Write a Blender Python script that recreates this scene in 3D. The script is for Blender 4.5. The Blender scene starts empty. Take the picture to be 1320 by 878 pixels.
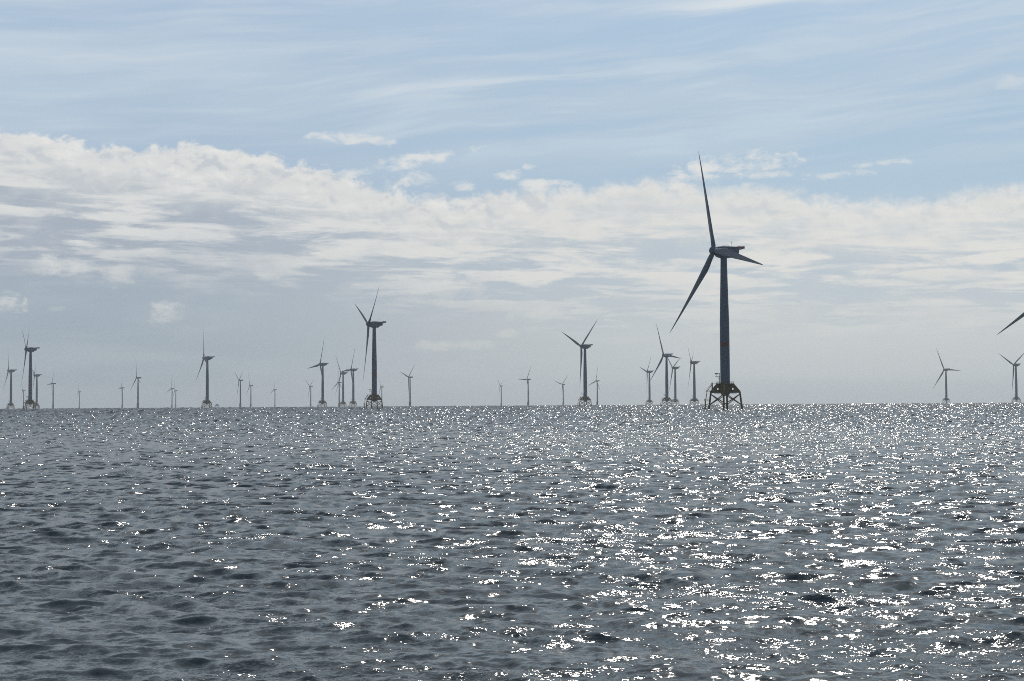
import bpy, bmesh, math, random
import numpy as np
from mathutils import Vector, Matrix

R = math.radians
scene = bpy.context.scene
COL = scene.collection
random.seed(4)
EARTH = 6.371e6            # the sea curves, so far foundations sink behind the horizon
EYE = 4.5

# ------------------------------------------------------------------ camera
cam_data = bpy.data.cameras.new('camera')
cam = bpy.data.objects.new('camera', cam_data)
COL.objects.link(cam)
cam_data.sensor_width = 36.0
cam_data.lens = 36.0 * 1900.0 / 1320.0
cam_data.clip_start = 0.5
cam_data.clip_end = 60000.0
PITCH, ROLL = R(2.49), -0.0059
cam.matrix_world = (Matrix.Translation((0, 0, EYE)) @ Matrix.Rotation(R(90) + PITCH, 4, 'X')
                    @ Matrix.Rotation(ROLL, 4, 'Z'))
scene.camera = cam

# ------------------------------------------------------------------ render look
scene.view_settings.view_transform = 'Standard'
scene.view_settings.look = 'None'
scene.view_settings.exposure = 0.0
scene.view_settings.gamma = 1.0
scene.view_settings.use_curve_mapping = False
scene.render.engine = 'CYCLES'
scene.cycles.use_denoising = False
scene.cycles.use_adaptive_sampling = False
scene.cycles.max_bounces = 4
scene.cycles.volume_bounces = 0
scene.cycles.sample_clamp_direct = 60.0
scene.cycles.filter_width = 1.0
scene.cycles.sample_clamp_indirect = 3.0
scene.cycles.caustics_reflective = False
scene.cycles.caustics_refractive = False

# ------------------------------------------------------------------ sun
SUN_EL, SUN_AZ = R(47.0), R(12.0)      # azimuth clockwise from +Y (view direction)
sun_dir = Vector((math.cos(SUN_EL) * math.sin(SUN_AZ), math.cos(SUN_EL) * math.cos(SUN_AZ), math.sin(SUN_EL)))
sd = bpy.data.lights.new('sun', 'SUN')
sd.energy = 3.0
sd.angle = R(0.5)
sd.color = (1.0, 0.96, 0.90)
sun = bpy.data.objects.new('sun', sd)
sun.rotation_euler = sun_dir.to_track_quat('Z', 'Y').to_euler()
sun.location = sun_dir * 3000
COL.objects.link(sun)


# ------------------------------------------------------------------ node helper
class Nodes:
    def __init__(self, tree):
        self.t = tree
        tree.nodes.clear()

    def new(self, kind, **kw):
        n = self.t.nodes.new(kind)
        for k, v in kw.items():
            setattr(n, k, v)
        return n

    def put(self, sock, v):
        if hasattr(v, 'is_output') or hasattr(v, 'links'):
            self.t.links.new(v, sock)
        elif v is not None:
            sock.default_value = v

    def m(self, op, a, b=None, c=None, clamp=False):
        n = self.new('ShaderNodeMath', operation=op, use_clamp=clamp)
        for i, v in enumerate((a, b, c)):
            if v is not None:
                self.put(n.inputs[i], v)
        return n.outputs[0]

    def v(self, op, a, b=None, out=0):
        n = self.new('ShaderNodeVectorMath', operation=op)
        self.put(n.inputs[0], a)
        if b is not None:
            if op == 'SCALE':
                self.put(n.inputs[3], b)
            else:
                self.put(n.inputs[1], b)
        return n.outputs['Value'] if op in ('DOT_PRODUCT', 'LENGTH') else n.outputs[0]

    def xyz(self, x, y, z):
        n = self.new('ShaderNodeCombineXYZ')
        for i, v in enumerate((x, y, z)):
            self.put(n.inputs[i], v)
        return n.outputs[0]

    def sep(self, a):
        n = self.new('ShaderNodeSeparateXYZ')
        self.put(n.inputs[0], a)
        return n.outputs

    def noise(self, vec, scale, detail=2.0, rough=0.5, dist=0.0, color=False):
        n = self.new('ShaderNodeTexNoise')
        self.put(n.inputs['Vector'], vec)
        n.inputs['Scale'].default_value = scale
        n.inputs['Detail'].default_value = detail
        n.inputs['Roughness'].default_value = rough
        n.inputs['Distortion'].default_value = dist
        return n.outputs['Color' if color else 0]

    def step(self, x, lo, hi, a=0.0, b=1.0):
        n = self.new('ShaderNodeMapRange', interpolation_type='SMOOTHSTEP')
        self.put(n.inputs[0], x)
        for i, v in enumerate((lo, hi, a, b)):
            self.put(n.inputs[i + 1], v)
        return n.outputs[0]

    def mix(self, f, a, b):
        n = self.new('ShaderNodeMix', data_type='RGBA')
        self.put(n.inputs[0], f)
        self.put(n.inputs[6], a)
        self.put(n.inputs[7], b)
        return n.outputs[2]

    def ramp(self, x, stops, interp='EASE'):
        n = self.new('ShaderNodeValToRGB')
        e = n.color_ramp
        e.interpolation = interp
        while len(e.elements) < len(stops):
            e.elements.new(0.5)
        for el, (p, c) in zip(e.elements, stops):
            el.position = p
            el.color = c
        self.put(n.inputs[0], x)
        return n.outputs[0]

    def curve(self, x, pts):
        n = self.new('ShaderNodeFloatCurve')
        c = n.mapping.curves[0]
        while len(c.points) < len(pts):
            c.points.new(0.5, 0.5)
        for p, (a, b) in zip(c.points, pts):
            p.location = (a, b)
        n.mapping.update()
        self.put(n.inputs['Value'], x)
        return n.outputs[0]


def lin(r, g, b, k=1.0):
    f = lambda u: (u / 255 / 12.92) if u / 255 <= 0.04045 else ((u / 255 + 0.055) / 1.055) ** 2.4
    return (f(r) * k, f(g) * k, f(b) * k, 1.0)


# ------------------------------------------------------------------ sky
def build_world():
    w = bpy.data.worlds.new('World')
    scene.world = w
    w.use_nodes = True
    N = Nodes(w.node_tree)
    out = N.new('ShaderNodeOutputWorld')
    bg = N.new('ShaderNodeBackground')
    bg.inputs['Strength'].default_value = 0.1
    N.t.links.new(bg.outputs[0], out.inputs[0])
    sky = N.new('ShaderNodeTexSky', sky_type='NISHITA')
    sky.sun_disc = False
    sky.sun_elevation = SUN_EL
    sky.sun_rotation = SUN_AZ
    sky.air_density = 1.0
    sky.dust_density = 0.8
    sky.ozone_density = 1.5
    d = N.v('NORMALIZE', N.new('ShaderNodeTexCoord').outputs['Generated'])
    x, y, z = N.sep(d)
    el = N.m('MULTIPLY', N.m('ARCSINE', z), 57.2958)          # degrees above the horizon
    az = N.m('MULTIPLY', N.m('ARCTAN2', x, y), 57.2958)       # degrees clockwise from +Y
    K = 10.0                                                  # the background strength is 0.1
    L = lambda r, g, b: lin(r, g, b, 1.0)
    t = N.m('DIVIDE', el, 18.0, clamp=True)
    E = lambda deg: deg / 18.0
    # hazy lower air: greyer away from the sun, paler below it
    left = N.ramp(t, [(0, L(154, 168, 176)), (E(2), L(157, 171, 182)), (E(4), L(160, 174, 187)), (E(6.3), L(164, 177, 191)),
                      (E(8.6), L(170, 191, 212)), (E(12), L(178, 198, 217)), (E(15.5), L(172, 194, 217)), (1.0, L(188, 200, 212))])
    right = N.ramp(t, [(0, L(185, 195, 198)), (E(1.2), L(198, 205, 207)), (E(3), L(204, 209, 210)), (E(5.5), L(200, 208, 212)),
                       (E(8.3), L(177, 200, 218)), (E(11), L(172, 197, 218)), (E(15.5), L(174, 199, 223)), (1.0, L(190, 203, 214))])
    col = N.mix(N.step(az, -17.0, 12.0), left, right)
    # uneven brightness of the lower air, in long level streaks
    A2 = N.xyz(N.m('MULTIPLY', az, 0.16), N.m('MULTIPLY', el, 0.9), 3.3)
    nlow = N.noise(A2, 1.0, 4.0, 0.55, 0.4)
    col = N.mix(N.m('MULTIPLY', N.step(nlow, 0.42, 0.72), N.step(el, 8.5, 1.0, 0.0, 0.25)), col, L(194, 202, 205))
    # high thin cirrus, drawn out and slightly tilted
    tilt = N.m('SUBTRACT', el, N.m('MULTIPLY', az, 0.09))
    warp = N.noise(N.xyz(N.m('MULTIPLY', az, 0.10), N.m('MULTIPLY', el, 0.25), 0.7), 1.0, 3.0, 0.5)
    C1 = N.xyz(N.m('MULTIPLY', az, 0.055), N.m('ADD', N.m('MULTIPLY', tilt, 0.55), N.m('MULTIPLY', warp, 1.2)), 8.1)
    c1 = N.noise(C1, 1.0, 6.0, 0.58, 0.25)
    C2 = N.xyz(N.m('MULTIPLY', az, 0.13), N.m('ADD', N.m('MULTIPLY', tilt, 1.9), N.m('MULTIPLY', warp, 2.6)), 2.2)
    c2 = N.noise(C2, 1.0, 6.0, 0.6, 0.2)
    cir = N.m('ADD', N.step(c1, 0.38, 0.72, 0.0, 0.42), N.step(c2, 0.42, 0.78, 0.0, 0.26))
    cir = N.m('MULTIPLY', cir, N.step(el, 8.0, 10.5))
    # the brighter veil at the upper right and the long wisp across the middle
    g1 = N.m('SUBTRACT', el, N.m('ADD', 15.3, N.m('MULTIPLY', N.m('SUBTRACT', az, 10.0), 0.075)))
    g1 = N.m('MULTIPLY', g1, N.m('DIVIDE', 1.0, 0.5))
    veil = N.m('MULTIPLY', N.m('EXPONENT', N.m('MULTIPLY', N.m('MULTIPLY', g1, g1), -1.0)),
               N.m('MULTIPLY', N.step(az, 3.0, 9.0), N.step(az, 22.0, 15.0)))
    g2 = N.m('DIVIDE', N.m('SUBTRACT', el, N.m('ADD', 12.35, N.m('MULTIPLY', az, 0.06))), 0.42)
    wisp = N.m('MULTIPLY', N.m('EXPONENT', N.m('MULTIPLY', N.m('MULTIPLY', g2, g2), -1.0)),
               N.m('MULTIPLY', N.step(az, -9.0, -2.0), N.step(az, 12.0, 4.0)))
    c3 = N.step(c2, 0.32, 0.62)
    cir = N.m('ADD', cir, N.m('MULTIPLY', c3, N.m('ADD', N.m('MULTIPLY', veil, 0.65), N.m('MULTIPLY', wisp, 0.40))), clamp=True)
    col = N.mix(cir, col, L(218, 226, 231))
    # ---- stratocumulus bank: billowy top edge, streaks inside, dissolving downwards
    u = N.m('DIVIDE', N.m('ADD', az, 24.0), 48.0, clamp=True)
    U = lambda px: (math.degrees(math.atan((px - 660) / 1900.0)) + 24.0) / 48.0
    H = lambda v: v / 14.0
    top = N.curve(u, [(0.0, H(10.4)), (U(30), H(10.2)), (U(120), H(9.75)), (U(200), H(9.85)), (U(330), H(9.65)), (U(400), H(9.25)),
                      (U(480), H(8.9)), (U(545), H(8.2)), (U(600), H(8.05)), (U(680), H(8.45)), (U(780), H(8.7)), (U(860), H(8.75)),
                      (U(960), H(8.5)), (U(1060), H(8.05)), (U(1180), H(7.75)), (U(1290), H(8.1)), (1.0, H(8.3))])
    top = N.m('MULTIPLY', top, 14.0)
    P = N.xyz(N.m('MULTIPLY', az, 0.62), el, 5.5)
    b1 = N.noise(P, 0.55, 7.0, 0.60, 0.2)
    b2 = N.noise(N.xyz(N.m('MULTIPLY', az, 0.8), el, 1.7), 1.5, 6.0, 0.62, 0.3)
    edge = N.m('SUBTRACT', top, el)
    edge = N.m('ADD', edge, N.m('ADD', N.m('MULTIPLY', N.m('SUBTRACT', b1, 0.5), 1.3), N.m('MULTIPLY', N.m('SUBTRACT', b2, 0.5), 1.7)))
    soft_w = N.step(az, -12.0, 8.0, 0.30, 0.75)
    bank = N.step(edge, -0.05, soft_w)
    lo = N.m('SUBTRACT', el, N.m('ADD', N.step(az, -14.0, 6.0, 5.4, 3.6), N.m('MULTIPLY', N.m('SUBTRACT', b1, 0.5), 3.0)))
    bank = N.m('MULTIPLY', bank, N.step(lo, -1.5, 1.6))
    # streaks: the projection on a level layer gives the flattening towards the horizon
    zz = N.m('ADD', z, 0.035)
    Q = N.xyz(N.m('DIVIDE', x, zz), N.m('DIVIDE', y, zz), 0.0)
    s1 = N.noise(Q, 2.1, 7.0, 0.60, 0.5)
    s2 = N.noise(N.xyz(N.m('MULTIPLY', az, 0.21), N.m('MULTIPLY', N.m('ADD', el, N.m('MULTIPLY', az, 0.03)), 1.45), 9.0), 1.0, 7.0, 0.6, 0.35)
    body = N.m('ADD', N.m('MULTIPLY', s1, 0.42), N.m('MULTIPLY', s2, 0.70))
    depth = N.step(edge, 0.2, 3.0)                       # the rim stays whole, the streaks start below it
    gaps = N.m('MULTIPLY', N.step(body, 0.625, 0.50), depth)
    white = N.mix(N.step(az, -16, 14), L(222, 223, 221), L(228, 227, 222))
    shade = N.mix(N.step(az, -16, 8), L(155, 168, 184), L(180, 195, 207))
    cloud = N.mix(N.m('MULTIPLY', gaps, 0.85), white, shade)
    rim = N.m('MULTIPLY', N.step(edge, 1.1, 0.15), N.step(b2, 0.35, 0.6))
    cloud = N.mix(N.m('MULTIPLY', rim, 0.55), cloud, L(234, 233, 229))
    # billows: the side of each heap turned up to the sun is brighter
    bi = N.noise(N.xyz(N.m('MULTIPLY', az, 0.75), el, 1.7), 1.05, 3.5, 0.52, 0.25)
    bo = N.noise(N.xyz(N.m('ADD', N.m('MULTIPLY', az, 0.75), 0.08), N.m('ADD', el, 0.22), 1.7), 1.05, 3.5, 0.52, 0.25)
    relief = N.m('SUBTRACT', bi, bo)
    heap = N.m('MULTIPLY', N.step(edge, 2.8, 0.3), N.step(az, -6.0, 8.0, 1.0, 0.55))
    cloud = N.mix(N.m('MULTIPLY', N.step(relief, -0.01, -0.14), N.m('MULTIPLY', heap, 0.55)), cloud, L(178, 189, 202))
    cloud = N.mix(N.m('MULTIPLY', N.step(relief, 0.01, 0.14), N.m('MULTIPLY', heap, 0.7)), cloud, L(237, 236, 232))
    soft = N.noise(N.xyz(N.m('MULTIPLY', az, 0.5), N.m('MULTIPLY', el, 1.3), 4.4), 1.3, 6.0, 0.6, 0.2)
    cloud = N.mix(N.step(soft, 0.50, 0.72, 0.0, 0.45), cloud, L(202, 207, 210))
    col = N.mix(N.m('MULTIPLY', bank, 0.95), col, cloud)
    # ---- single small cumulus puffs below and above the bank: (px, py, half width, half height, strength)
    puffs = [(214, 405, 24, 17, .62, 0), (68, 352, 48, 14, .65, 0), (152, 362, 24, 18, .5, 0), (346, 358, 19, 8, .55, 0), (10, 398, 22, 14, .9, 0),
             (690, 405, 46, 11, .7, .03), (570, 375, 75, 24, .4, 0), (580, 446, 80, 8, .5, .03), (655, 431, 20, 7, .45, 0), (75, 404, 15, 5, .3, 0),
             (540, 233, 30, 12, .85, 0), (598, 240, 18, 8, .6, 0), (452, 183, 70, 8, .7, -.07), (518, 212, 95, 11, .75, .17), (658, 228, 20, 8, .7, 0),
             (686, 217, 11, 5, .7, 0), (945, 219, 90, 18, .9, .1), (1150, 221, 42, 5, .6, .03), (1080, 234, 55, 6, .5, .03), (995, 231, 40, 6, .6, 0),
             (1310, 130, 34, 10, .3, 0), (700, 237, 42, 7, .75, 0), (1000, 402, 190, 9, .45, .02), (1200, 362, 150, 12, .45, .02), (1240, 412, 140, 8, .35, 0),
             (840, 345, 120, 10, .4, 0), (560, 300, 70, 7, .4, .02)]
    wob = N.noise(N.xyz(N.m('MULTIPLY', az, 0.55), el, 7.7), 1.9, 7.0, 0.66, 0.35)
    wob = N.m('MULTIPLY', N.m('SUBTRACT', wob, 0.5), 4.8)
    dirv = N.xyz(az, el, 0.0)
    total = None
    for px, py, hw, hh, st, tl in puffs:
        a0 = math.degrees(math.atan((px - 660) / 1900.0))
        e0 = (522 - 0.006 * (px - 660) - py) / 33.16
        dv = N.v('SUBTRACT', dirv, (a0, e0, 0))
        # a lean: shear the height by the distance along the wisp
        qa = N.v('DOT_PRODUCT', dv, (33.16 / hw, 0, 0))
        qe = N.v('DOT_PRODUCT', dv, (-tl * 33.16 / hh, 33.16 / hh, 0))
        f = N.m('SUBTRACT', N.m('ADD', 1.0, wob), N.m('ADD', N.m('MULTIPLY', qa, qa), N.m('MULTIPLY', qe, qe)))
        f = N.m('MULTIPLY', N.step(f, 0.0, 1.45), min(1.0, st * 1.15))
        total = f if total is None else N.m('MAXIMUM', total, f)
    col = N.mix(total, col, N.mix(N.step(el, 2.0, 8.0), L(206, 209, 208), L(228, 229, 227)))
    painted = N.v('SCALE', col, K)
    # elsewhere: the clear sky with broken cloud, deeper blue away from the sun
    f = N.m('MULTIPLY', N.step(el, 34.0, 14.0), N.step(N.m('ABSOLUTE', az), 100.0, 45.0))
    oth = N.noise(N.xyz(N.m('DIVIDE', x, N.m('ADD', N.m('ABSOLUTE', z), 0.12)), N.m('DIVIDE', y, N.m('ADD', N.m('ABSOLUTE', z), 0.12)), 2.0), 0.8, 6.0, 0.55, 0.3)
    rest = N.mix(N.m('MULTIPLY', N.step(oth, 0.36, 0.66, 0.4, 0.85), N.step(y, -0.5, 0.45, 0.08, 1.0)), sky.outputs[0], (3.1, 3.25, 3.35, 1.0))
    fin = N.mix(N.m('MULTIPLY', f, 0.96), rest, painted)
    N.t.links.new(fin, bg.inputs['Color'])


build_world()


# ------------------------------------------------------------------ materials
def material(name, base, rough=0.5, metal=0.0, var=0.08, scale=0.6, grime=None, grime_top=None):
    m = bpy.data.materials.new(name)
    m.use_nodes = True
    N = Nodes(m.node_tree)
    out = N.new('ShaderNodeOutputMaterial')
    p = N.new('ShaderNodeBsdfPrincipled')
    N.t.links.new(p.outputs[0], out.inputs[0])
    co = N.new('ShaderNodeTexCoord').outputs['Object']
    n = N.noise(N.v('MULTIPLY', co, (1, 1, 0.35)), scale, 5.0, 0.6)
    c = N.mix(N.step(n, 0.3, 0.7), tuple(v * (1 - var) for v in base) + (1,), tuple(min(1, v * (1 + var)) for v in base) + (1,))
    if grime:
        g = N.noise(N.v('MULTIPLY', co, (1, 1, 0.25)), 1.1, 6.0, 0.65)
        msk = N.step(g, 0.54, 0.68)
        if grime_top is not None:                          # weed and rust of the splash zone, ragged upper edge
            zc = N.sep(co)[2]
            msk = N.m('MAXIMUM', N.m('MULTIPLY', msk, 0.5), N.step(N.m('ADD', zc, N.m('MULTIPLY', g, 3.0)), grime_top + 2.2, grime_top + 0.8))
        c = N.mix(msk, c, grime + (1,))
    N.put(p.inputs['Base Color'], c)
    N.put(p.inputs['Roughness'], N.step(n, 0.3, 0.7, rough * 0.85, min(1, rough * 1.15)))
    p.inputs['Metallic'].default_value = metal
    return m


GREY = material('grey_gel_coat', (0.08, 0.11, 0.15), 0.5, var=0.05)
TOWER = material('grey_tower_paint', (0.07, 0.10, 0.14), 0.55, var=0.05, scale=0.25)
BAND = material('red_band_paint', (0.13, 0.032, 0.036), 0.45)
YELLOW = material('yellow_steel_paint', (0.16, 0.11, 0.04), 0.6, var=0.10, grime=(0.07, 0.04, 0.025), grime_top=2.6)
STEEL = material('galvanised_steel', (0.26, 0.27, 0.27), 0.5, metal=0.3)
DARK = material('dark_equipment_paint', (0.10, 0.11, 0.12), 0.5)
RED = material('red_railing_paint', (0.26, 0.10, 0.08), 0.6)


# ------------------------------------------------------------------ mesh helpers
def tube(bm, a, b, r0, r1=None, seg=10, caps=True):
    a, b = Vector(a), Vector(b)
    r1 = r0 if r1 is None else r1
    d = (b - a).normalized()
    s = d.cross(Vector((0, 0, 1)) if abs(d.z) < 0.95 else Vector((1, 0, 0))).normalized()
    q = d.cross(s)
    rings = []
    for p, r in ((a, r0), (b, r1)):
        rings.append([bm.verts.new(p + (s * math.cos(i * 2 * math.pi / seg) + q * math.sin(i * 2 * math.pi / seg)) * r) for i in range(seg)])
    for i in range(seg):
        bm.faces.new((rings[0][i], rings[0][(i + 1) % seg], rings[1][(i + 1) % seg], rings[1][i]))
    if caps:
        bm.faces.new(rings[0][::-1])
        bm.faces.new(rings[1])


def lathe(bm, prof, seg=40, axis='Z'):
    rings = []
    for r, h in prof:
        ring = []
        for i in range(seg):
            t = i * 2 * math.pi / seg
            co = (r * math.cos(t), r * math.sin(t), h) if axis == 'Z' else (h, r * math.cos(t), r * math.sin(t))
            ring.append(bm.verts.new(co))
        rings.append(ring)
    for a, b in zip(rings, rings[1:]):
        for i in range(seg):
            bm.faces.new((a[i], a[(i + 1) % seg], b[(i + 1) % seg], b[i]))
    bm.faces.new(rings[0][::-1])
    bm.faces.new(rings[-1])


def box(bm, c, s, rot=0.0, bevel=0.0):
    r = bmesh.ops.create_cube(bm, size=1.0)
    bmesh.ops.scale(bm, vec=s, verts=r['verts'])
    if bevel:
        es = list({e for v in r['verts'] for e in v.link_edges})
        o = bmesh.ops.bevel(bm, geom=es, offset=bevel, segments=2, affect='EDGES', profile=0.5)
        vs = list({v for f in o['faces'] for v in f.verts} | {v for v in r['verts'] if v.is_valid})
    else:
        vs = r['verts']
    bmesh.ops.rotate(bm, cent=(0, 0, 0), matrix=Matrix.Rotation(rot, 3, 'Z'), verts=vs)
    bmesh.ops.translate(bm, vec=c, verts=vs)


def loft(bm, sections):
    rings = [[bm.verts.new(p) for p in s] for s in sections]
    n = len(rings[0])
    for a, b in zip(rings, rings[1:]):
        for i in range(n):
            bm.faces.new((a[i], a[(i + 1) % n], b[(i + 1) % n], b[i]))
    bm.faces.new(rings[0][::-1])
    bm.faces.new(rings[-1])


def make(name, bm, mat, parent=None, smooth=35):
    bmesh.ops.recalc_face_normals(bm, faces=bm.faces)
    me = bpy.data.meshes.new(name)
    bm.to_mesh(me)
    bm.free()
    me.materials.append(mat)
    if smooth:
        me.polygons.foreach_set('use_smooth', [True] * len(me.polygons))
        me.set_sharp_from_angle(angle=R(smooth))
    o = bpy.data.objects.new(name, me)
    COL.objects.link(o)
    o.parent = parent
    return o


def thing(name, label, cat, loc=(0, 0, 0), rz=0.0, group=None):
    o = bpy.data.objects.new(name, None)
    o.empty_display_size = 3
    COL.objects.link(o)
    o.location = loc
    o.rotation_euler = (0, 0, rz)
    tag(o, label, cat, group)
    return o


def tag(o, label=None, cat=None, group=None, kind=None):
    for k, v in (('label', label), ('category', cat), ('group', group), ('kind', kind)):
        if v:
            o[k] = v


# ------------------------------------------------------------------ sea
def build_sea():
    rng = np.random.default_rng(11)
    inner = np.array([0.6, 2, 4, 6.5, 9, 11.5, 14, 16])
    rows = [18.0]
    while rows[-1] < 14000:
        r = rows[-1]
        rows.append(r + (0.0025 * r if r < 1000 else (2.5 + (r - 1000) * 0.0011 if r < 8000 else 0.05 * r)))
    rr = np.concatenate([inner, np.array(rows)])
    half = R(27)
    dense = np.linspace(-half, half, 1350)
    coarse = np.linspace(half, 2 * math.pi - half, 150)[1:-1]
    th = np.concatenate([dense, coarse])                 # clockwise from +Y
    nr, nt = len(rr), len(th)
    dr = np.gradient(rr)
    dth = np.gradient(np.concatenate([th, [th[0] + 2 * math.pi]]))[:-1]
    sp = np.maximum(dr[:, None], rr[:, None] * dth[None, :] * 0.8).astype(np.float32)
    X = (rr[:, None] * np.sin(th)[None, :]).astype(np.float64)
    Y = (rr[:, None] * np.cos(th)[None, :]).astype(np.float64)
    Z = -(rr ** 2 / (2 * EARTH))[:, None] + np.zeros_like(X)
    NW = 180
    lam = 0.20 * (9.0 / 0.20) ** ((np.arange(NW) + rng.random(NW)) / NW)
    MSS = 0.062
    slope = np.full(NW, math.sqrt(2 * MSS / NW)) * rng.uniform(0.6, 1.35, NW)
    slope *= np.where(lam > 1.5, (1.5 / lam) ** 0.95, 1.0)
    slope *= np.where(lam < 1.2, 1.3, 1.0)
    spread = np.where(lam > 1.6, 22.0, 33.0)
    ang = np.radians(-101 + rng.normal(0, 1, NW) * spread)   # run towards the lower left, crests across the view
    k = 2 * math.pi / lam
    ph = rng.random(NW) * 2 * math.pi
    dz = np.zeros(X.shape, np.float32)
    dx = np.zeros(X.shape, np.float32)
    dy = np.zeros(X.shape, np.float32)
    got = np.zeros(X.shape, np.float32)
    order = np.argsort(lam)
    for i in order:
        wgt = np.clip((lam[i] / sp - 2.2) / 1.6, 0, 1)
        rowmask = wgt.max(axis=1) > 0
        last = np.nonzero(rowmask)[0]
        if len(last) == 0:
            continue
        s = slice(last[0], last[-1] + 1)
        w = wgt[s]
        arg = ((k[i] * (math.cos(ang[i]) * X[s] + math.sin(ang[i]) * Y[s]) + ph[i]) % (2 * math.pi)).astype(np.float32)
        a = slope[i] / k[i]
        dz[s] += (a * w) * np.cos(arg)
        sn = (-0.55 * a * w) * np.sin(arg)
        dx[s] += sn * math.cos(ang[i])
        dy[s] += sn * math.sin(ang[i])
        got[s] += (0.5 * slope[i] ** 2) * w * w
    # gusts and wave groups: the sea is livelier in some patches than in others
    full = 0.5 * (slope ** 2).sum()
    # farther out the same steepness is carried by the shortest waves the mesh can hold there
    lack = np.clip(full - got, 0, None)
    NF = 70
    lf = 3.0 * (34.0 / 3.0) ** ((np.arange(NF) + rng.random(NF)) / NF)
    af = np.radians(-118 + rng.normal(0, 1, NF) * 48)
    pf = rng.random(NF) * 2 * math.pi
    per = math.log(34.0 / 3.0) / NF                      # log width of one component
    back = np.zeros(X.shape, np.float32)
    for i in range(NF):
        q = np.log(lf[i] / sp)
        w = np.clip((q - 0.75) / 0.25, 0, 1) * np.clip((1.9 - q) / 0.3, 0, 1)
        nz = np.nonzero(w.max(axis=1) > 0)[0]
        if len(nz) == 0:
            continue
        s = slice(nz[0], nz[-1] + 1)
        kk = 2 * math.pi / lf[i]
        arg = ((kk * (math.cos(af[i]) * X[s] + math.sin(af[i]) * Y[s]) + pf[i]) % (2 * math.pi)).astype(np.float32)
        v = lack[s] * w[s] * (per / 0.9) * 1.8          # share of the slope variance
        a = np.sqrt(2 * v) / kk
        dz[s] += a * np.cos(arg)
        sn = -0.6 * a * np.sin(arg)
        dx[s] += sn * math.cos(af[i])
        dy[s] += sn * math.sin(af[i])
        back[s] += v
    miss = np.sqrt(np.clip(lack - 0.45 * back, 0, None)).astype(np.float32)
    co = np.stack([X + dx, Y + dy, Z + dz], -1).reshape(-1, 3).astype(np.float32)
    centre = len(co)
    co = np.concatenate([co, [[0, 0, 0]]]).astype(np.float32)
    i0 = (np.arange(nr - 1)[:, None] * nt + np.arange(nt)[None, :]).ravel()
    j = (np.arange(nt) + 1) % nt
    i1 = (np.arange(nr - 1)[:, None] * nt + j[None, :]).ravel()
    quads = np.stack([i0, i0 + nt, i1 + nt, i1], -1)
    tris = np.stack([np.full(nt, centre), np.arange(nt), j], -1)
    loops = np.concatenate([quads.ravel(), tris.ravel()]).astype(np.int32)
    starts = np.concatenate([np.arange(len(quads)) * 4, len(quads) * 4 + np.arange(nt) * 3]).astype(np.int32)
    me = bpy.data.meshes.new('sea')
    me.vertices.add(len(co))
    me.vertices.foreach_set('co', co.ravel())
    me.loops.add(len(loops))
    me.loops.foreach_set('vertex_index', loops)
    me.polygons.add(len(starts))
    me.polygons.foreach_set('loop_start', starts)
    me.update(calc_edges=True)
    me.polygons.foreach_set('use_smooth', np.ones(len(starts), bool))
    at = me.attributes.new('unresolved_slope', 'FLOAT', 'POINT')
    at.data.foreach_set('value', np.concatenate([miss.ravel(), [0]]).astype(np.float32))
    o = bpy.data.objects.new('sea', me)
    COL.objects.link(o)
    tag(o, 'choppy grey green open sea sparkling under the sun', 'sea', kind='structure')

    m = bpy.data.materials.new('sea_water')
    m.use_nodes = True
    N = Nodes(m.node_tree)
    out = N.new('ShaderNodeOutputMaterial')
    p = N.new('ShaderNodeBsdfPrincipled')
    N.t.links.new(p.outputs[0], out.inputs[0])
    p.inputs['Base Color'].default_value = (0.044, 0.060, 0.063, 1)
    p.inputs['Roughness'].default_value = 0.125
    p.inputs['IOR'].default_value = 1.333
    geo = N.new('ShaderNodeNewGeometry')
    pos = geo.outputs['Position']
    at = N.new('ShaderNodeAttribute', attribute_name='unresolved_slope').outputs['Fac']
    flat = N.v('MULTIPLY', pos, (1, 1, 0))
    patch = N.noise(flat, 0.16, 3.0, 0.6)
    patch2 = N.noise(N.v('MULTIPLY', pos, (0.35, 1, 0)), 0.035, 3.0, 0.55)
    live = N.m('MULTIPLY', N.step(patch, 0.3, 0.7, 0.35, 1.5), N.step(patch2, 0.3, 0.7, 0.7, 1.25))
    half3 = (0.5, 0.5, 0.5)
    long = N.v('MULTIPLY', pos, (0.45, 1, 0))
    r1 = N.v('SUBTRACT', N.noise(long, 25.0, 2.0, 0.65, color=True), half3)     # ripples of a hand's breadth
    r2 = N.v('SUBTRACT', N.noise(long, 4.5, 2.0, 0.6, color=True), half3)
    r3 = N.v('SUBTRACT', N.noise(flat, 0.9, 3.0, 0.65, color=True), half3)    # waves too small for the mesh far away
    rip = N.v('SCALE', N.v('ADD', N.v('SCALE', r1, 1.0), N.v('SCALE', r2, 0.6)), live)
    far = N.v('SCALE', r3, N.m('MULTIPLY', at, 15.0))
    s = N.v('MULTIPLY', N.v('ADD', rip, far), (1, 1, 0))
    nrm = N.v('NORMALIZE', N.v('ADD', geo.outputs['Normal'], s))
    N.put(p.inputs['Normal'], nrm)
    me.materials.append(m)
    return o


build_sea()


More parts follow.
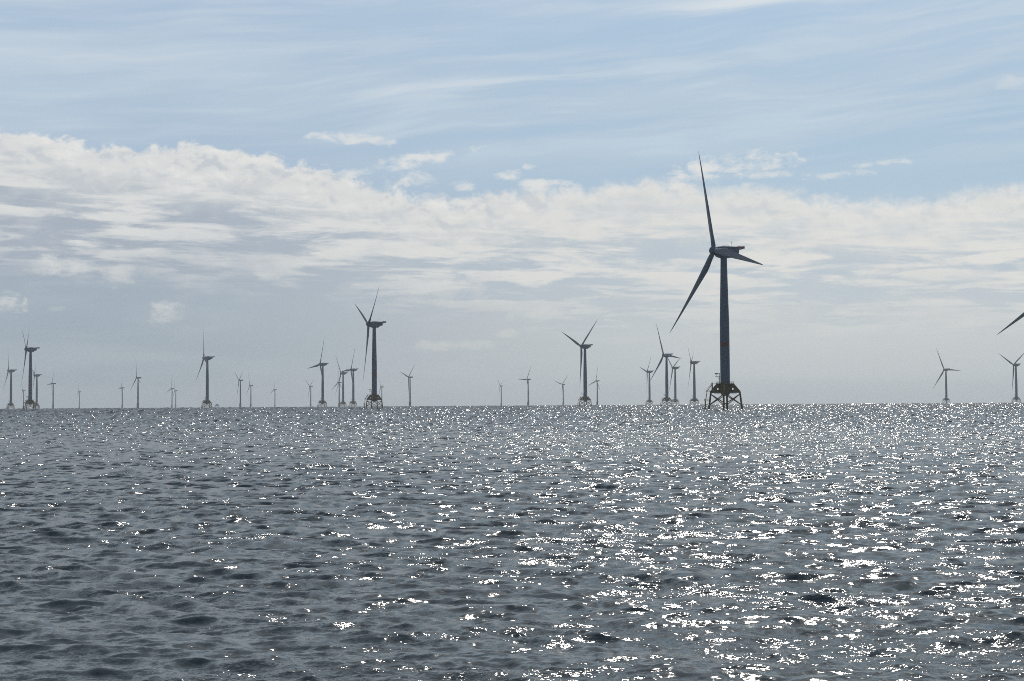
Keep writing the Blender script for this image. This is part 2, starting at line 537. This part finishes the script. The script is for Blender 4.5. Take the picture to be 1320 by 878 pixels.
# ------------------------------------------------------------------ haze
def build_haze():
    bm = bmesh.new()
    box(bm, (0, 0, 0), (29600, 29600, 222))
    o = make('haze', bm, bpy.data.materials.new('sea_haze'), smooth=0)
    o.location = (0, 0, 222 / 2 - 40)
    tag(o, 'thin pale haze over the whole sea', 'haze', kind='stuff')
    m = o.data.materials[0]
    m.use_nodes = True
    N = Nodes(m.node_tree)
    out = N.new('ShaderNodeOutputMaterial')
    v = N.new('ShaderNodeVolumePrincipled')
    v.inputs['Color'].default_value = (0.93, 0.97, 1.0, 1)
    v.inputs['Density'].default_value = 0.000055
    v.inputs['Anisotropy'].default_value = 0.15
    N.t.links.new(v.outputs[0], out.inputs['Volume'])
    m.cycles.volume_sampling = 'DISTANCE'


build_haze()


# ------------------------------------------------------------------ wind turbines
def blade_bm(L, root_r, cone, chord_max, r_in):
    """A twisted, tapered blade along +Z of the hub frame (+X faces the wind)."""
    bm = bmesh.new()
    secs = []
    n = 26
    steps = 22
    for s in range(steps + 1):
        f = s / steps
        f = f ** 1.25 if s < steps else 1.0
        r = r_in + f * (L - r_in)
        q = (r - r_in) / (L - r_in)
        if q < 0.16:
            k = q / 0.16
            k = k * k * (3 - 2 * k)
            chord = 2 * root_r + (chord_max - 2 * root_r) * k
            thick = 1.0 + (0.42 - 1.0) * k
        else:
            k = (q - 0.16) / 0.84
            chord = chord_max * (1 - k) ** 0.92 * (1 - 0.18 * k) + 0.45
            thick = 0.42 - 0.24 * min(1, k * 1.8)
            if q > 0.97:
                chord *= 1 - 0.6 * ((q - 0.97) / 0.03)
        twist = R(13) * max(0, 1 - q) ** 2.0 + R(2)
        circ = max(0.0, 1 - q / 0.16)
        pts = []
        for i in range(n):
            t = 2 * math.pi * i / n
            c, sn = math.cos(t), math.sin(t)
            yl = c * 0.5 * chord + (0.5 - 0.32) * chord * (1 - circ) * -1.0
            taper = (1 - circ) * (0.5 - 0.5 * c) * 0.0 + circ + (1 - circ) * (0.62 + 0.38 * c)
            xl = sn * 0.5 * chord * thick * taper
            ca, sa = math.cos(twist), math.sin(twist)
            px, py = xl * ca + yl * sa, -xl * sa + yl * ca
            bend = 1.2 * q ** 2.5 * (L / 65)
            pts.append(Vector((px + r * math.sin(cone) + bend, py, r * math.cos(cone))))
        secs.append(pts)
    loft(bm, secs)
    return bm


def jacket_turbine():
    H, OH, L = 100.0, 6.8, 69.0
    root = thing('wind_turbine', 'x', 'wind turbine', group='wind turbines on lattice foundations')
    # tower
    bm = bmesh.new()
    lathe(bm, [(3.02, 17.2), (3.02, 17.6), (2.98, 18.0), (2.98, 40.0)], 48)
    lathe(bm, [(2.98, 42.9), (2.93, 55.0), (2.62, 68.0), (2.28, 82.0), (2.0, 95.4), (2.05, 95.4), (2.05, 96.0)], 48)
    for z in (55.0, 75.5):
        lathe(bm, [(3.0 - max(0, z - 55) * 0.0246 + 0.02, z - 0.12), (3.0 - max(0, z - 55) * 0.0246 + 0.02, z + 0.12)], 48)
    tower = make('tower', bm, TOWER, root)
    bm = bmesh.new()
    lathe(bm, [(2.985, 40.0), (2.985, 42.9)], 48)
    make('tower_band', bm, BAND, tower)
    bm = bmesh.new()
    box(bm, (0, -3.0, 18.9), (1.0, 0.24, 2.2), bevel=0.05)
    make('tower_door', bm, DARK, tower)
    # nacelle: long body, flat deck, belly rising to the tail
    bm = bmesh.new()
    secs = []
    for x, zb, zt, w, rd in ((5.6, 97.7, 102.7, 4.6, 1.9), (4.6, 96.8, 103.1, 5.6, 1.4), (2.4, 96.2, 103.4, 6.0, 0.9), (-4.6, 96.2, 103.4, 6.0, 0.8),
                             (-6.2, 97.8, 103.4, 6.0, 0.8), (-9.2, 98.6, 103.4, 5.8, 0.7), (-9.6, 99.0, 103.3, 5.4, 0.6)):
        pts = []
        for cx, cz, a0 in ((w / 2 - rd, zt - rd, 0), (-w / 2 + rd, zt - rd, 90), (-w / 2 + rd, zb + rd, 180), (w / 2 - rd, zb + rd, 270)):
            for a in (0, 22.5, 45, 67.5, 90):
                pts.append(Vector((x, cx + rd * math.cos(R(a0 + a)), cz + rd * math.sin(R(a0 + a)))))
        secs.append(pts)
    loft(bm, secs)
    lathe(bm, [(2.25, 95.9), (2.45, 96.3), (2.45, 96.9)], 40)
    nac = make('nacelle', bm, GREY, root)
    bm = bmesh.new()
    box(bm, (-11.2, 0, 102.2), (5.6, 4.6, 0.22))
    for yy in (-2.0, 2.0):
        tube(bm, (-9.0, yy, 100.6), (-12.8, yy, 102.1), 0.14, seg=6)
    make('hoist_deck', bm, STEEL, nac)
    bm = bmesh.new()
    pts = [(-8.8, -2.25), (-13.9, -2.25), (-13.9, 2.25), (-8.8, 2.25)]
    for a, b in zip(pts, pts[1:]):
        A, B = Vector((*a, 102.3)), Vector((*b, 102.3))
        n = 5
        for i in range(n + 1):
            p = A.lerp(B, i / n)
            tube(bm, p, p + Vector((0, 0, 1.5)), 0.07, seg=6)
        for h in (0.5, 1.0, 1.5):
            tube(bm, A + Vector((0, 0, h)), B + Vector((0, 0, h)), 0.06, seg=6)
        mid = (A + B) / 2 + Vector((0, 0, 0.72))
        d = B - A
        box(bm, mid, (abs(d.x) + 0.03, abs(d.y) + 0.03, 0.95))
    make('hoist_railing', bm, RED, nac)
    bm = bmesh.new()
    box(bm, (-1.2, 0.3, 103.5), (4.2, 2.6, 0.5), bevel=0.12)
    make('roof_cooler', bm, GREY, nac)
    bm = bmesh.new()
    tube(bm, (-5.2, 1.2, 103.9), (-5.2, 1.2, 106.3), 0.09, seg=6)
    tube(bm, (-5.2, 0.5, 106.0), (-5.2, 1.9, 106.0), 0.06, seg=6)
    for yy in (0.5, 1.9):
        tube(bm, (-5.2, yy, 105.95), (-5.2, yy, 106.5), 0.12, 0.06, seg=6)
    make('wind_mast', bm, DARK, nac)
    # hub with three blades
    bm = bmesh.new()
    lathe(bm, [(0.1, 3.3), (0.9, 3.15), (1.7, 2.7), (2.3, 1.9), (2.62, 0.9), (2.7, 0.0), (2.6, -1.2), (2.3, -1.7), (2.0, -2.3)], 40, 'X')
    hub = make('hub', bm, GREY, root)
    hub.location = (OH, 0, H + OH * math.tan(R(4)))
    hub.rotation_euler = (0, -R(4), 0)
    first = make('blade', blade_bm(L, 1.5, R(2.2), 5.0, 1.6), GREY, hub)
    for i in (1, 2):
        o = first.copy()
        COL.objects.link(o)
        o.parent = hub
        o.rotation_euler = (R(120 * i), 0, 0)
    # transition piece and its four girders
    bm = bmesh.new()
    lathe(bm, [(2.0, 9.3), (3.0, 11.0), (3.05, 13.0), (3.05, 17.2)], 40)
    lathe(bm, [(3.0, 16.8), (5.6, 16.8), (5.6, 17.06), (3.0, 17.06)], 40)
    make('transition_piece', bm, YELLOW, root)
    for i in range(4):
        bm = bmesh.new()
        girder(bm)
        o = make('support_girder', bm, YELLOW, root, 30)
        o.rotation_euler = (0, 0, R(90 * i))
    bm = bmesh.new()
    lathe(bm, [(2.9, 10.75), (7.0, 10.75), (7.0, 11.0), (2.9, 11.0)], 8)
    make('lower_deck', bm, STEEL, root)
    top, bot = [], []
    for i in range(4):
        a = R(90 * i)
        top.append(Vector((9.0 * math.cos(a), 9.0 * math.sin(a), 11.9)))
        bot.append(Vector((10.9 * math.cos(a), 10.9 * math.sin(a), -3.0)))
    for a, b in zip(top, bot):
        bm = bmesh.new()
        tube(bm, a, b, 0.56, 0.64, 14)
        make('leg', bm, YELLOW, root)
    for i in range(4):
        for a, b in ((i, (i + 1) % 4), ((i + 1) % 4, i)):
            bm = bmesh.new()
            tube(bm, top[a].lerp(bot[a], 0.10), top[b].lerp(bot[b], 0.555), 0.30, seg=10)
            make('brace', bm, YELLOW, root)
    # railing round the upper deck
    bm = bmesh.new()
    n = 20
    for i in range(n):
        a, b = 2 * math.pi * i / n, 2 * math.pi * (i + 1) / n
        p, q = Vector((5.5 * math.cos(a), 5.5 * math.sin(a), 17.0)), Vector((5.5 * math.cos(b), 5.5 * math.sin(b), 17.0))
        tube(bm, p, p + Vector((0, 0, 1.15)), 0.05, seg=5)
        for h in (0.55, 1.15):
            tube(bm, p + Vector((0, 0, h)), q + Vector((0, 0, h)), 0.045, seg=5)
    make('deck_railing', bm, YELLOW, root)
    # boat landing and stair on the leg that points to local -X (leg 2)
    bm = bmesh.new()
    for yy in (-0.9, 0.9):
        tube(bm, (-12.6, yy, 6.2), (-12.9, yy, -3.0), 0.28, seg=10)
        tube(bm, (-12.7, yy, 3.6), (-10.0, yy * 0.3, 4.0), 0.16, seg=8)
        tube(bm, (-12.8, yy, 0.6), (-10.4, yy * 0.3, 0.9), 0.16, seg=8)
    for i in range(22):
        z = -1.0 + i * 0.33
        tube(bm, (-12.75, -0.35, z), (-12.75, 0.35, z), 0.03, seg=4)
    for yy in (-0.35, 0.35):
        tube(bm, (-12.75, yy, -1.2), (-12.6, yy, 7.4), 0.05, seg=6)
    make('boat_landing', bm, YELLOW, root)
    bm = bmesh.new()
    box(bm, (-11.6, 0, 6.3), (3.0, 3.0, 0.14))
    box(bm, (-10.3, 0, 11.9), (3.4, 2.8, 0.16))
    rail(bm, -13.1, -10.1, 1.5, 6.37)
    rail(bm, -12.0, -8.7, 1.4, 11.98)
    tube(bm, (-12.6, 0, 6.3), (-11.6, 0, 11.8), 0.10, seg=6)
    for yy in (-0.5, 0.5):
        tube(bm, (-12.3, yy, 6.3), (-11.4, yy, 11.9), 0.09, seg=6)
        tube(bm, (-11.6, yy, 12.0), (-7.9, yy, 17.1), 0.13, seg=6)
        tube(bm, (-11.6, yy, 13.0), (-7.9, yy, 18.1), 0.05, seg=6)
    for i in range(14):
        f = (i + 0.5) / 14
        box(bm, (-11.6 + 3.7 * f, 0, 12.0 + 5.1 * f), (0.3, 1.0, 0.05))
    tube(bm, (-8.3, 1.0, 11.6), (-8.3, 1.0, 17.5), 0.42, seg=10)
    tube(bm, (-8.6, 0.6, 17.4), (-3.0, 0.6, 16.95), 0.12, seg=6)
    make('access_stair', bm, YELLOW, root)
    # davit crane bracketed to the tower foot
    bm = bmesh.new()
    tube(bm, (-3.4, -0.8, 17.1), (-3.4, -0.8, 21.6), 0.22, seg=8)
    tube(bm, (-3.4, -0.8, 19.4), (-4.7, -0.9, 21.2), 0.10, seg=6)
    box(bm, (-4.6, -0.9, 21.4), (3.0, 1.3, 0.22))
    box(bm, (-5.4, -0.9, 23.2), (1.9, 0.9, 0.8), bevel=0.1)
    tube(bm, (-3.4, -0.8, 21.5), (-3.5, -0.8, 23.4), 0.16, seg=8)
    tube(bm, (-5.2, -0.9, 21.5), (-5.2, -0.9, 23.0), 0.09, seg=6)
    tube(bm, (-3.2, -0.8, 23.4), (-6.4, -0.9, 23.0), 0.15, seg=8)
    make('davit_crane', bm, DARK, root)
    return root


def rail(bm, x0, x1, hw, z):
    pts = [(x1, -hw), (x0, -hw), (x0, hw), (x1, hw)]
    for a, b in zip(pts, pts[1:]):
        A, B = Vector((*a, z)), Vector((*b, z))
        for i in range(4):
            p = A.lerp(B, i / 3)
            tube(bm, p, p + Vector((0, 0, 1.1)), 0.05, seg=5)
        for h in (0.55, 1.1):
            tube(bm, A + Vector((0, 0, h)), B + Vector((0, 0, h)), 0.045, seg=5)


def girder(bm):
    """One sloping box girder along +X with a round man hole through its web."""
    out = [(2.6, 16.75), (5.6, 16.75), (7.3, 14.7), (9.4, 12.2), (9.4, 11.1), (6.2, 11.1), (4.4, 11.1), (2.6, 11.1), (2.6, 13.0), (2.6, 15.0)]
    n = len(out)
    cx, cz = 4.7, 13.6
    hole = []
    for (x, z) in out:
        a = math.atan2(z - cz, x - cx)
        hole.append((cx + 0.62 * math.cos(a), cz + 0.62 * math.sin(a)))
    L = {}
    for s in (-0.75, 0.75):
        L[s] = ([bm.verts.new((x, s, z)) for x, z in out], [bm.verts.new((x, s, z)) for x, z in hole])
    for i in range(n):
        j = (i + 1) % n
        for s in (-0.75, 0.75):
            o, h = L[s]
            bm.faces.new((o[i], o[j], h[j], h[i]))
        for q in (0, 1):
            bm.faces.new((L[-0.75][q][i], L[-0.75][q][j], L[0.75][q][j], L[0.75][q][i]))


def pile_turbine():
    H, OH, L = 83.5, 4.5, 53.5
    root = thing('wind_turbine', 'x', 'wind turbine', group='far wind turbines on single piles')
    bm = bmesh.new()
    lathe(bm, [(2.1, 15.0), (2.1, 30.0), (1.85, 55.0), (1.35, 81.0), (1.45, 81.0), (1.45, 81.6)], 28)
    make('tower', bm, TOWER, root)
    bm = bmesh.new()
    lathe(bm, [(2.5, -4.0), (2.5, 14.0), (2.3, 15.0)], 28)
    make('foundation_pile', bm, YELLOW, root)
    bm = bmesh.new()
    lathe(bm, [(2.3, 13.2), (4.2, 13.2), (4.2, 13.5), (2.3, 13.5)], 24)
    for i in range(12):
        a, b = 2 * math.pi * i / 12, 2 * math.pi * (i + 1) / 12
        p, q = Vector((4.1 * math.cos(a), 4.1 * math.sin(a), 13.5)), Vector((4.1 * math.cos(b), 4.1 * math.sin(b), 13.5))
        tube(bm, p, p + Vector((0, 0, 1.2)), 0.06, seg=5)
        tube(bm, p + Vector((0, 0, 1.2)), q + Vector((0, 0, 1.2)), 0.06, seg=5)
    make('work_platform', bm, YELLOW, root)
    bm = bmesh.new()
    for yy in (-0.8, 0.8):
        tube(bm, (-3.3, yy, 13.2), (-3.3, yy, -3.0), 0.25, seg=8)
        for z in (2.0, 8.0):
            tube(bm, (-3.3, yy, z), (-2.2, yy * 0.8, z), 0.15, seg=6)
    make('boat_landing', bm, YELLOW, root)
    bm = bmesh.new()
    secs = []
    for x, zb, zt, w, rd in ((2.9, 81.9, 85.1, 3.0, 1.2), (2.2, 81.6, 85.5, 3.6, 0.9), (-6.0, 81.7, 85.6, 3.7, 0.8), (-8.2, 82.3, 85.5, 3.4, 0.8)):
        pts = []
        for cx, cz, a0 in ((w / 2 - rd, zt - rd, 0), (-w / 2 + rd, zt - rd, 90), (-w / 2 + rd, zb + rd, 180), (w / 2 - rd, zb + rd, 270)):
            for a in (0, 30, 60, 90):
                pts.append(Vector((x, cx + rd * math.cos(R(a0 + a)), cz + rd * math.sin(R(a0 + a)))))
        secs.append(pts)
    loft(bm, secs)
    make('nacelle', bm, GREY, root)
    bm = bmesh.new()
    lathe(bm, [(0.1, 2.2), (0.8, 2.0), (1.4, 1.3), (1.7, 0.3), (1.6, -0.9), (1.3, -1.7)], 28, 'X')
    hub = make('hub', bm, GREY, root)
    hub.location = (OH, 0, H + OH * math.tan(R(5)))
    hub.rotation_euler = (0, -R(5), 0)
    first = make('blade', blade_bm(L, 1.1, R(2.0), 3.6, 1.2), GREY, hub)
    for i in (1, 2):
        o = first.copy()
        COL.objects.link(o)
        o.parent = hub
        o.rotation_euler = (R(120 * i), 0, 0)
    return root


def dup(o, parent=None):
    c = o.copy()
    COL.objects.link(c)
    c.parent = parent
    for ch in list(o.children):
        dup(ch, c)
    return c


# kind, x, y, heading the rotor faces, rotor phase, label
FARM = [
    ('A', 133.6, 925.0, 201.5, 16.8, 'biggest whole wind turbine, dark grey with red tower band, on yellow lattice foundation'),
    ('A', -162, 1732, 199.4, 66.1, 'second largest whole wind turbine, dark grey, one blade hanging down, on olive lattice foundation'),
    ('A', 484.6, 1313.5, 204.0, 0.0, 'wind turbine beyond the right edge with only one dark blade reaching into view'),
    ('A', -791, 2420, 203.9, 59.3, 'tall blue grey wind turbine, tallest of the leftmost cluster, on a lattice foundation'),
    ('A', -1287, 3786, 206.6, 17.8, 'leftmost wind turbine of all, one blade straight up, on a lattice foundation'),
    ('A', -1396, 4329, 192.7, 45.6, 'mid sized wind turbine standing half behind the tallest turbine of the leftmost cluster'),
    ('B', -2137, 6449, 199.8, 58.8, 'tiny faint wind turbine just left of the tallest tower in the leftmost cluster'),
    ('B', -1490, 4786, 212.1, 93.7, 'thin pale wind turbine, nearest single pile one right of the leftmost cluster, blade level'),
    ('B', -2094, 7134, 203.8, 9.7, 'smallest and faintest lone wind turbine, second right of the leftmost cluster'),
    ('B', -1557, 5888, 205.3, 95.5, 'small pale wind turbine with a level blade, beside a taller slim one'),
    ('B', -1001, 3944, 211.6, 12.9, 'tallest slim single pile wind turbine left of the small dark platform'),
    ('B', -1428, 6189, 216.0, 113.5, 'small faint wind turbine, taller of a close pair left of the dark platform'),
    ('B', -1576, 6906, 204.5, 23.7, 'small faint wind turbine, shorter of a close pair left of the dark platform'),
    ('A', -599, 2896, 202.9, 13.2, 'tall blue grey lattice wind turbine, one blade straight up, beside the small dark platform'),
    ('B', -813, 4410, 206.6, 60.9, 'pale wind turbine, two blades raised in a vee, nearest right of the dark platform'),
    ('B', -967, 5455, 207.9, 24.8, 'small pale wind turbine with one raised blade, second right of the dark platform'),
    ('B', -1082, 6723, 207.7, 113.0, 'lone small faint wind turbine, third right of the dark platform'),
    ('B', -789, 5773, 210.5, 59.2, 'small pale wind turbine with raised vee, fourth right of the dark platform'),
    ('A', -434, 3376, 209.1, 97.2, 'lattice wind turbine with level blade, left end of the group beside the second largest'),
    ('B', -575, 4898, 211.9, 2.6, 'short pale single pile wind turbine overlapping the left side of a lattice one'),
    ('A', -493, 4298, 207.8, 39.3, 'lattice wind turbine overlapped by a short pale one, no blade level'),
    ('A', -420, 3896, 207.1, 92.9, 'lattice wind turbine with level blade, nearest left of the second largest turbine'),
    ('B', -542, 6126, 202.9, 35.6, "small faint wind turbine partly hidden behind the second largest turbine's right side"),
    ('B', -283, 4082, 211.3, 72.1, 'slim pale wind turbine, two spread raised blades, alone right of the second largest turbine'),
    ('B', -45, 6011, 197.1, 52.8, 'small pale wind turbine at the middle of the horizon, one blade leaning left'),
    ('B', 49, 4543, 209.2, 88.7, 'slim pale wind turbine just right of the middle, one blade level, one raised'),
    ('B', 196, 5675, 216.0, 74.0, 'small pale wind turbine with wide vee, left of the dark lattice one'),
    ('A', 120, 2425, 207.5, 67.0, 'dark lattice wind turbine with wide raised vee, halfway between the two largest'),
    ('B', 282, 4894, 206.0, 108.5, 'small pale wind turbine close behind the right side of the dark vee one'),
    ('A', 403, 4331, 191.9, 77.3, 'leftmost and smallest of four lattice wind turbines crowded left of the biggest one'),
    ('A', 303, 2891, 207.7, 22.3, 'tallest of four lattice wind turbines crowded left of the biggest one'),
    ('A', 431, 3899, 194.8, 52.0, 'lattice wind turbine overlapped by the tallest of four left of the biggest one'),
    ('A', 421, 3409, 181.0, 52.3, 'rightmost of four lattice wind turbines crowded left of the biggest one'),
    ('A', 1260, 4282, 210.0, 25.3, 'lone pale lattice wind turbine in the empty stretch right of the biggest one'),
    ('A', 1295, 3789, 198.0, 62.1, 'pale lattice wind turbine, rightmost of those with a tower in view'),
]
JACKET_HEADING = R(-14.3)      # compass of the foundation's corners, the same across the farm

protos = {}
for kind, x, y, head, phase, label in FARM:
    if kind not in protos:
        o = protos[kind] = jacket_turbine() if kind == 'A' else pile_turbine()
    else:
        o = dup(protos[kind])
    o['label'] = label
    o.location = (x, y, -(x * x + y * y) / (2 * EARTH))
    if kind == 'A':
        # the root carries the foundation's heading; tower top parts yaw with the wind
        o.rotation_euler = (0, 0, JACKET_HEADING)
        yaw = R(head) - JACKET_HEADING
    else:
        o.rotation_euler = (0, 0, R(20))
        yaw = R(head) - R(20)
    for ch in o.children:
        base = ch.name.split('.')[0]
        if base == 'nacelle':
            ch.rotation_euler = (0, 0, yaw)
        elif base == 'hub':
            oh = 6.8 if kind == 'A' else 4.5
            tl = R(4) if kind == 'A' else R(5)
            h0 = 100.0 if kind == 'A' else 83.5
            ch.location = (oh * math.cos(yaw), oh * math.sin(yaw), h0 + oh * math.tan(tl))
            ch.rotation_euler = (R(phase), -tl, yaw)


# ------------------------------------------------------------------ far platform
def platform():
    x, y = -1826.0, 9120.0
    root = thing('offshore_platform', 'small dark platform on stilts at the horizon with a peaked roofline', 'platform',
                 (x, y, -(x * x + y * y) / (2 * EARTH)), R(12))
    bm = bmesh.new()
    secs = []
    for z, w, d in ((11, 31, 22), (13.5, 31, 22), (19, 24, 18), (19.2, 22, 16), (24, 14, 12), (26.5, 9, 8)):
        secs.append([Vector((sx * w / 2, sy * d / 2, z)) for sx, sy in ((-1, -1), (1, -1), (1, 1), (-1, 1))])
    loft(bm, secs)
    make('topside', bm, DARK, root, 20)
    for sx in (-1, 1):
        for sy in (-1, 1):
            bm = bmesh.new()
            tube(bm, (sx * 12, sy * 8, 11.5), (sx * 14.5, sy * 9.5, -4), 1.3, seg=10)
            make('leg', bm, DARK, root)
    bm = bmesh.new()
    tube(bm, (2, 0, 26), (2, 0, 33), 0.35, 0.15, seg=6)
    make('mast', bm, STEEL, root)


platform()
